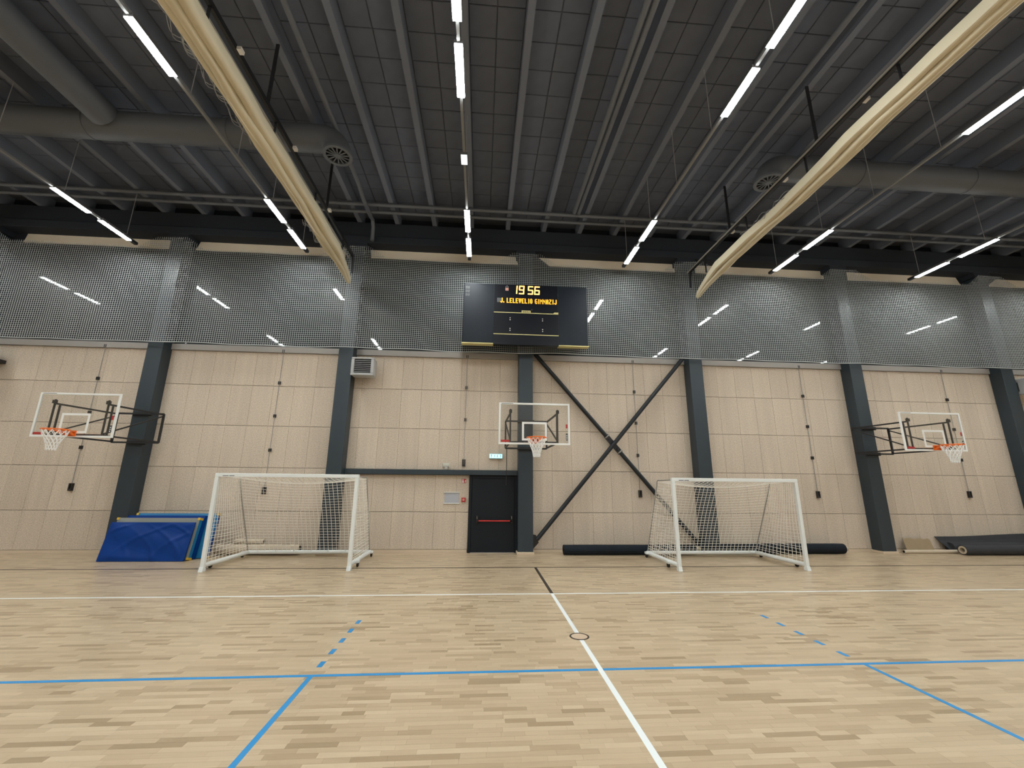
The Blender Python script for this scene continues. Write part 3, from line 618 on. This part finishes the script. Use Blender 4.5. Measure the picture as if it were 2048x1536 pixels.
# ================================================================== BASKETBALL HOOPS
def hoop(fc, dx, yb, zb, lab, arms):
    xc = fc + dx
    t = tag(empty('basketball_hoop', (fc, -.365, zb - .1)), lab, 'basketball hoop', 'basketball hoops on the wall')
    x0, x1, z0, z1 = xc - .9, xc + .9, zb, zb + 1.05
    bd = MB().box(x0 + .02, x1 - .02, yb, yb + .012, z0 + .02, z1 - .02).build('backboard', 'glass', t)
    f = MB(); k = .045
    f.box(x0, x1, yb - .006, yb + .03, z1 - k, z1); f.box(x0, x1, yb - .006, yb + .03, z0, z0 + k); f.box(x0, x0 + k, yb - .006, yb + .03, z0 + k, z1 - k); f.box(x1 - k, x1, yb - .006, yb + .03, z0 + k, z1 - k)
    f.build('board_frame', 'boardwhite', bd, bevel=.004)
    f = MB(); a0, a1, c0_, c1_ = xc - .315, xc + .315, zb + .10, zb + .565; k = .05
    for q in ((a0, a1, c1_ - k, c1_), (a0, a1, c0_, c0_ + k), (a0, a0 + k, c0_ + k, c1_ - k), (a1 - k, a1, c0_ + k, c1_ - k)): f.box(q[0], q[1], yb - .002, yb, q[2], q[3])
    f.build('target_square', 'boardwhite', bd)
    # maker marks on the glass edge
    MB().box(x1 - .105, x1 - .06, yb - .003, yb, zb + .42, zb + .52).build('red_mark', 'red', bd); q = MB().box(x1 - .105, x1 - .06, yb - .003, yb, zb + .12, zb + .29); q.build('dark_mark', 'frame', bd)
    q = MB()
    for j in range(3): q.box(x1 - .095, x1 - .07, yb - .0045, yb - .003, zb + .145 + .045 * j, zb + .165 + .045 * j)
    q.build('mark_lettering', 'boardwhite', bd)
    MB().box(x0 + .06, x0 + .27, yb - .003, yb, zb + .055, zb + .11).build('red_mark', 'red', bd); MB().box(x0 + .06, x0 + .36, yb - .0075, yb - .006, z1 - .026, z1 - .016).build('edge_lettering', 'frame', bd)
    # rim
    rc = Vector((xc, yb - .385, zb + .135)); n = 36
    rim = MB().poly([(rc.x + .232 * math.cos(2 * math.pi * i / n), rc.y + .232 * math.sin(2 * math.pi * i / n), rc.z) for i in range(n)], .014, 8, closed=True).build('rim', 'orange', t, smooth=True)
    q = MB(); q.prism([(xc - .09, yb - .002), (xc + .09, yb - .002), (xc + .13, rc.y + .19), (xc - .13, rc.y + .19)], 'z', rc.z - .012, rc.z + .010)
    q.box(xc - .10, xc + .10, yb - .03, yb - .002, rc.z - .11, rc.z + .02); q.bar((xc - .07, yb - .02, rc.z - .09), (xc - .12, rc.y + .16, rc.z - .012), .02, .05); q.bar((xc + .07, yb - .02, rc.z - .09), (xc + .12, rc.y + .16, rc.z - .012), .02, .05)
    q.build('rim_bracket', 'orange', rim)
    nt_ = MB(); lev = [(0, .226), (-.10, .198), (-.17, .160), (-.24, .128), (-.31, .104), (-.38, .088), (-.45, .080)]
    for s_ in (-1, 1):
        for k in range(12):
            nt_.poly([(rc.x + r_ * math.cos(2 * math.pi * (k + s_ * .5 * j) / 12), rc.y + r_ * math.sin(2 * math.pi * (k + s_ * .5 * j) / 12), rc.z + dz - .01) for j, (dz, r_) in enumerate(lev)], .0075, 5)
    nt_.build('hoop_net', 'hoopnet', rim)
    # support structure
    yr = -.43; yf = yb + .07; hw = .60; wt, wb = 3.68, 2.89
    fr = MB(); 
    for z in (wt, wb): fr.bar((fc - hw, yr - .03, z), (fc + hw, yr - .03, z), .045, .045)
    for x in (fc - hw, fc + hw): fr.bar((x, yr - .03, wb), (x, yr - .03, wt), .045, .045)
    fr.build('wall_frame', 'black', t)
    for z in (wt, wb): MB().box(fc - .24, fc + .24, -.42, -.365, z - .05, z + .05).build('column_clamp', 'black', t)
    for s_ in (-1, 1):
        x = xc + s_ * .60; xr = fc + s_ * .60
        MB().bar((x, yf, zb + .03), (x, yf, zb + .90), .03, .03).build('board_rail', 'black', t)
        MB().bar((x, yf + .13, zb + .08), (x, yf + .13, zb + .78), .03, .03).build('inner_rail', 'black', t)
        MB().bar((xr, yr - .03, wt - .02), (x, yf, zb + .80), .038, .038).build('top_arm', 'black', t)
        MB().bar((xr, yr - .03, wb + .02), (x, yf, zb + .06), .038, .038).build('bottom_arm', 'black', t)
        MB().bar((xr, yr - .03, wt - .06), (x, yf + .03, zb + .10), .03, .03).build('side_brace', 'black', t)
        MB().box(x - .035, x + .035, yf - .04, yf + .02, zb + .80, zb + .88).build('rail_clip', 'plastic', t)
    MB().bar((xc - hw, yf + .13, zb + .08), (xc + hw, yf + .13, zb + .08), .035, .035).build('cross_bar', 'black', t)
    if arms: MB().tube((fc - .56, -.46, 2.87), (fc - .56, -.46, 1.86), .011, 8).build('crank_rod', 'black', t)
hoop(colx[0], .03, -2.17, 2.855, 'basketball hoop with glass backboard on the column by the exit door', True)
hoop(colx[-2] + .09, -.15, -2.10, 2.86, 'basketball hoop with glass backboard on the column behind the blue mats', False)
hoop(colx[2], .17, -2.10, 2.86, 'basketball hoop with glass backboard on the column right of the right goal', False)

# ================================================================== GOALS
def goal(loc, rz, lab, flip):
    t = tag(empty('handball_goal', loc, rz), lab, 'goal', 'white indoor goals')
    W = 1.54; D0, D1 = .92, 1.88
    B = lambda mb, name, m, p=t, **k: mb.build(name, m, p, local=True, **k)
    for s_ in (-1, 1):
        q = MB(); x = s_ * W
        q.prism([(-.04, 0.012), (.04, 0.012), (.04, 2.0), (-.04, 2.0)], 'x', x - .04, x + .04); B(q, 'post', 'goal', bevel=.008)
        q = MB(); q.prism([(-.07, 0), (.06, 0), (.06, .06), (-.045, .10)], 'x', x - .045, x + .045); B(q, 'post_foot', 'goal', bevel=.006)
        q = MB().poly([(x, .03, .12), (x, D1, .105)], .05, 12); B(q, 'side_base_tube', 'goal', smooth=True)
        q = MB().poly([(x, .0, 2.03), (x, D0 - .06, 2.02), (x, D0, 1.99), (x, D0 + .02, 1.9), (x, D1 - .02, .13)], .014, 8); B(q, 'net_stay', 'rod', smooth=True)
        for y in (.42, D1 - .12):
            xo = x + s_ * .075
            c = MB().box(min(x, xo + s_ * .03), max(x, xo + s_ * .03), y - .06, y + .07, .085, .145); c = B(c, 'castor_bracket', 'goal', bevel=.01)
            B(MB().tube((xo - .018, y, .055), (xo + .018, y, .055), .055, 16), 'castor_wheel', 'rubber', c, smooth=True)
            B(MB().box(xo - .02, xo + .02, y - .03, y + .03, .1, .125), 'castor_fork', 'plastic', c)
    B(MB().box(-W - .04, W + .04, -.04, .04, 2.0, 2.08), 'crossbar', 'goal', bevel=.008)
    q = MB()
    for a, c_ in ((.13, .25), (.27, .38)): q.box(-W + a, -W + c_, -.0425, -.04, 2.018, 2.030)
    B(q, 'crossbar_lettering', 'frame')
    B(MB().tube((-W, D1, .105), (W, D1, .105), .05, 12), 'rear_base_tube', 'goal', smooth=True)
    # net: back, sides and top
    rr = .0056; q = MB(); nu, nv = 29, 25
    def back(u, v):          # u across 0..1, v bottom 0..1 top
        x = -W + 2 * W * u; y = D1 - .02 + (D0 + .02 - D1 + .02) * v; z = .13 + 1.85 * v
        sag = math.sin(math.pi * u); z -= .16 * sag * v ** 2 * (1 - .2 * v); y += .05 * sag * math.sin(math.pi * v)
        return (x, y, z)
    for j in range(nv + 1): q.poly([back(i / 24, j / nv) for i in range(25)], rr, 4, caps=False)
    for i in range(nu + 1): q.poly([back(i / nu, j / 10) for j in range(11)], rr, 4, caps=False)
    def top(u, v):
        a = Vector(back(u, 1)); b_ = Vector((-W + 2 * W * u, .03, 2.02)); p = b_.lerp(a, v); p.z -= .06 * math.sin(math.pi * v) * math.sin(math.pi * u); return tuple(p)
    for j in range(1, 9): q.poly([top(i / 24, j / 9) for i in range(25)], rr, 4, caps=False)
    for i in range(nu + 1): q.poly([top(i / nu, j / 4) for j in range(5)], rr, 4, caps=False)
    for s_ in (-1, 1):
        def side(u, v):      # u front..back
            z = .14 + 1.86 * v; yb_ = D1 - .02 + (D0 + .04 - D1) * v; y = .04 + (yb_ - .04) * u
            z -= .05 * math.sin(math.pi * u) * v
            return (s_ * (W + .012 * math.sin(5 * u + 7 * v)), y, z)
        for j in range(nv + 1): q.poly([side(i / 10, j / nv + .006 * math.sin(j * 2.1)) for i in range(11)], rr, 4, caps=False)
        for i in range(14): q.poly([side(i / 13, j / 8) for j in range(9)], rr, 4, caps=False)
    tag(B(q, 'goal_net', 'goalnet'), kind='stuff')
    for k in range(7): B(MB().box(-W + .25 + k * .44, -W + .27 + k * .44, D1 - .06, D1 - .03, .12, .165), 'net_clip', 'boardwhite')
goal((-5.735, -2.38, 0), math.radians(1.0), 'white wheeled goal standing beside the blue mats', False)
goal((4.80, -2.60, 0), math.radians(0.0), 'white wheeled goal standing in front of the black rolls', True)

# ================================================================== GYM MATS leaning by the left column
def gym_mat(x0, x1, ybot, ytop, ztop, th, m_face, m_side, m_top, lab, corners, wav):
    t = tag(empty('gym_mat', ((x0 + x1) / 2, ybot, 0)), lab, 'gym mat', 'gym mats leaning beside the left goal')
    n, k = 60, 30; m = MB(); nrm = Vector((0, -ztop, (ybot - ytop) * -1)).normalized()
    nrm = Vector((0, -ztop, -(ytop - ybot) * -1)); nrm = Vector((0, -math.cos(math.atan2(ytop - ybot, ztop)), math.sin(math.atan2(ytop - ybot, ztop))))
    base = [ ]
    for j in range(k + 1):
        for i in range(n + 1):
            u, v = i / n, j / k; e = min(1, 12 * u, 12 * (1 - u), 10 * v, 10 * (1 - v))
            d = wav * e * (.6 * math.sin(5 * u + 9 * v) + .8 * max(0, math.sin(13 * u - 9 * v + 2 * math.sin(3 * v))) ** 6 + .9 * max(0, math.sin(21 * u + 11 * v * v + 1)) ** 8 * u) - .012 * (1 - e)
            p = Vector((x0 + (x1 - x0) * u, ybot + (ytop - ybot) * v, ztop * v)) + nrm * d; base.append(tuple(p))
    m.v = base; m.f = [(j * (n + 1) + i, j * (n + 1) + i + 1, (j + 1) * (n + 1) + i + 1, (j + 1) * (n + 1) + i) for j in range(k) for i in range(n)]
    m.build('front_cover', m_face, t, smooth=True)
    e = MB(); back = [Vector((x0, ybot, 0)) - nrm * th, Vector((x1, ybot, 0)) - nrm * th, Vector((x1, ytop, ztop)) - nrm * th, Vector((x0, ytop, ztop)) - nrm * th]
    fr = [Vector((x0, ybot, 0)) - nrm * .012, Vector((x1, ybot, 0)) - nrm * .012, Vector((x1, ytop, ztop)) - nrm * .012, Vector((x0, ytop, ztop)) - nrm * .012]
    lift = Vector((0, 0, max(0, -min(p.z for p in back + fr))))
    e.v = [tuple(p + Vector((0, 0, 0))) for p in fr + back]; e.f = [(0, 1, 5, 4), (1, 2, 6, 5), (3, 0, 4, 7), (4, 5, 6, 7), (0, 3, 2, 1)]
    tp = MB(); tp.v = [tuple(p) for p in (fr[2], fr[3], back[3], back[2])]; tp.f = [(0, 1, 2, 3)]; tp.build('mat_top', m_top, t)
    e.build('mat_body', m_side, t)
    if corners:
        for (x, y, z, s1, s2) in ((x1, ybot, 0, -1, 1), (x1, ytop, ztop, -1, -1), (x0, ytop, ztop, 1, -1)):
            p = Vector((x, y, z)); up_ = Vector((0, ytop - ybot, ztop)).normalized()
            q = MB(); w_ = .012; a = p - Vector((s1 * w_, 0, 0)) + nrm * .004; pts = []
            for dx in (0, s1 * .055):
                for du in (-s2 * w_ * .5, s2 * .05):
                    for dn in (0, -(th + .012)): pts.append(a + Vector((dx, 0, 0)) + up_ * du + nrm * dn)
            q.v = [tuple(v) for v in pts]; q.f = [(0, 1, 3, 2), (4, 6, 7, 5), (0, 4, 5, 1), (2, 3, 7, 6), (0, 2, 6, 4), (1, 5, 7, 3)]
            q.build('yellow_corner', 'yellow', t)
    t.location.z += lift.z
    return t
gym_mat(-10.42, -8.44, -1.23, -1.03, .875, .05, 'matblue', 'matblue', 'matblue', 'front royal blue gym mat with wrinkled vinyl, leaning at the left', False, .022)
gym_mat(-10.36, -8.40, -1.14, -.93, .955, .13, 'matgrey', 'matedge', 'matgrey', 'gym mat with grey face and light blue side, behind the front blue mat', True, .003)
gym_mat(-10.25, -8.37, -.99, -.78, 1.01, .10, 'matblue', 'matblue', 'matedge', 'thin blue gym mat in the middle of the leaning mats', False, .003)
gym_mat(-10.12, -8.12, -.87, -.66, 1.055, .10, 'matedge', 'matblue', 'matedge', 'rearmost light blue gym mat with yellow corners against the column', True, .003)

# ================================================================== ROLLS AND CARDBOARD ALONG THE WALL
def roll(p, q, r, m, lab, core=None, corer=.05, ext=0.0, flap=False, hollow=True):
    p, q = Vector(p), Vector(q); t = tag(empty('floor_roll', (p.x, p.y, 0)), lab, 'roll'); d = (q - p).normalized()
    n = 28; L = (q - p).length; k = max(2, int(L / .3)); ph = random.random() * 6
    mb = MB(); u = Vector((-d.y, d.x, 0)).normalized(); w = Vector((0, 0, 1))
    for i in range(k + 1):
        c = p + d * (L * i / k); wob = .006 * math.sin(2.2 * i + ph)
        rr = r if 0 < i < k else r * .97
        for j in range(n):
            a = 2 * math.pi * j / n; R = rr * (1 + .03 * math.sin(2 * a + ph))
            z = max(-r + .001, R * math.sin(a)); mb.v.append(tuple(c + u * (R * math.cos(a) + wob) + w * z))
    for i in range(k): mb.f += [(i * n + j, i * n + (j + 1) % n, (i + 1) * n + (j + 1) % n, (i + 1) * n + j) for j in range(n)]
    ri = corer
    for base, c in ((0, p), (k * n, q)):
        b0 = len(mb.v)
        for j in range(n): a = 2 * math.pi * j / n; mb.v.append(tuple(c + u * (ri * math.cos(a)) + w * (ri * math.sin(a))))
        mb.f += [(base + j, base + (j + 1) % n, b0 + (j + 1) % n, b0 + j) for j in range(n)]
    mb.build('roll_body', m, t, smooth=True)
    if core:
        a, b_ = p - d * ext, q + d * ext; mc = MB()
        for c, rr in ((a, ri), (b_, ri), (b_, ri * .6), (a, ri * .6)):
            for j in range(20): an = 2 * math.pi * j / 20; mc.v.append(tuple(c + u * (rr * math.cos(an)) + w * (rr * math.sin(an))))
        for i in range(4): A, B_ = i * 20, ((i + 1) % 4) * 20; mc.f += [(A + j, A + (j + 1) % 20, B_ + (j + 1) % 20, B_ + j) for j in range(20)]
        mc.build('core_tube', core, t, smooth=True)
    if flap:
        MB().prism([(u.y * 0 + p.y - r * .995, .15), (p.y - r * 1.05, .155), (p.y - r * 1.09, .13), (p.y - r * 1.04, .122)], 'x', p.x + .04, q.x - .04).build('loose_edge', m, t)
    return t
roll((1.0, -.43, .138), (4.75, -.43, .138), .137, 'roll', 'black felt roll on the floor left of the right goal', None, .04, flap=True)
roll((4.95, -.32, .142), (9.30, -.32, .142), .14, 'roll', 'black roll with a pale core on the floor, ending right of the right goal', 'cardtube', .06, .12)
roll((12.72, -.62, .142), (18.2, -.62, .142), .14, 'rollgrey', 'charcoal roll with a pale tube end at the right edge', 'cardtube', .11, .01)
t = roll((12.85, -.17, .15), (18.2, -.17, .15), .148, 'rollgrey', 'charcoal roll lying behind the pale-ended roll at the right edge', None, .03)
q = MB(); k = 24
for i in range(k + 1):                       # its loose flap, lying up against the wall
    x = 12.55 + 5.5 * i / k
    for s_, (y, z) in enumerate(((-.24, .10), (-.16, .22), (-.09, .34), (-.05, .46))): q.v.append((x + (.25 * (1 - s_ / 3) if i == 0 else 0), y, z + .02 * math.sin(1.3 * x) + .10 * (i / k) * (s_ > 1)))
q.f = [(i * 4 + j, (i + 1) * 4 + j, (i + 1) * 4 + j + 1, i * 4 + j + 1) for i in range(k) for j in range(3)]
o = q.build('loose_flap', 'rollgrey', t); md = o.modifiers.new('thick', 'SOLIDIFY'); md.thickness = .012
roll((11.2, -.30, .052), (13.6, -.30, .052), .05, 'tanroll', 'thin beige roll on the floor in front of the cardboard', 'plastic', .035, 0)
cb = MB(); pts = [(11.42, .015), (12.32, .015), (12.30, .36), (12.24, .395), (12.1, .375), (12.0, .40), (11.8, .385), (11.66, .405), (11.43, .40)]
cb.prism(pts, 'y', -.115, -.105); cb.v = [(x, y + .22 * (.4 - z) * -1 if False else y - .25 * (.4 - z), z) for x, y, z in cb.v]
tag(cb.build('cardboard_sheet', 'card'), 'torn brown cardboard sheet leaning on the wall by the right column', 'cardboard')
roll((-8.25, -.27, .135), (-6.12, -.27, .135), .132, 'tanroll', 'thick beige roll on the floor behind the left goal', 'plastic', .10, .0)
roll((-7.9, -.10, .31), (-7.15, -.10, .31), .075, 'tanroll', 'thinner beige roll lying on top of the thick roll behind the left goal', 'plastic', .05, .0)
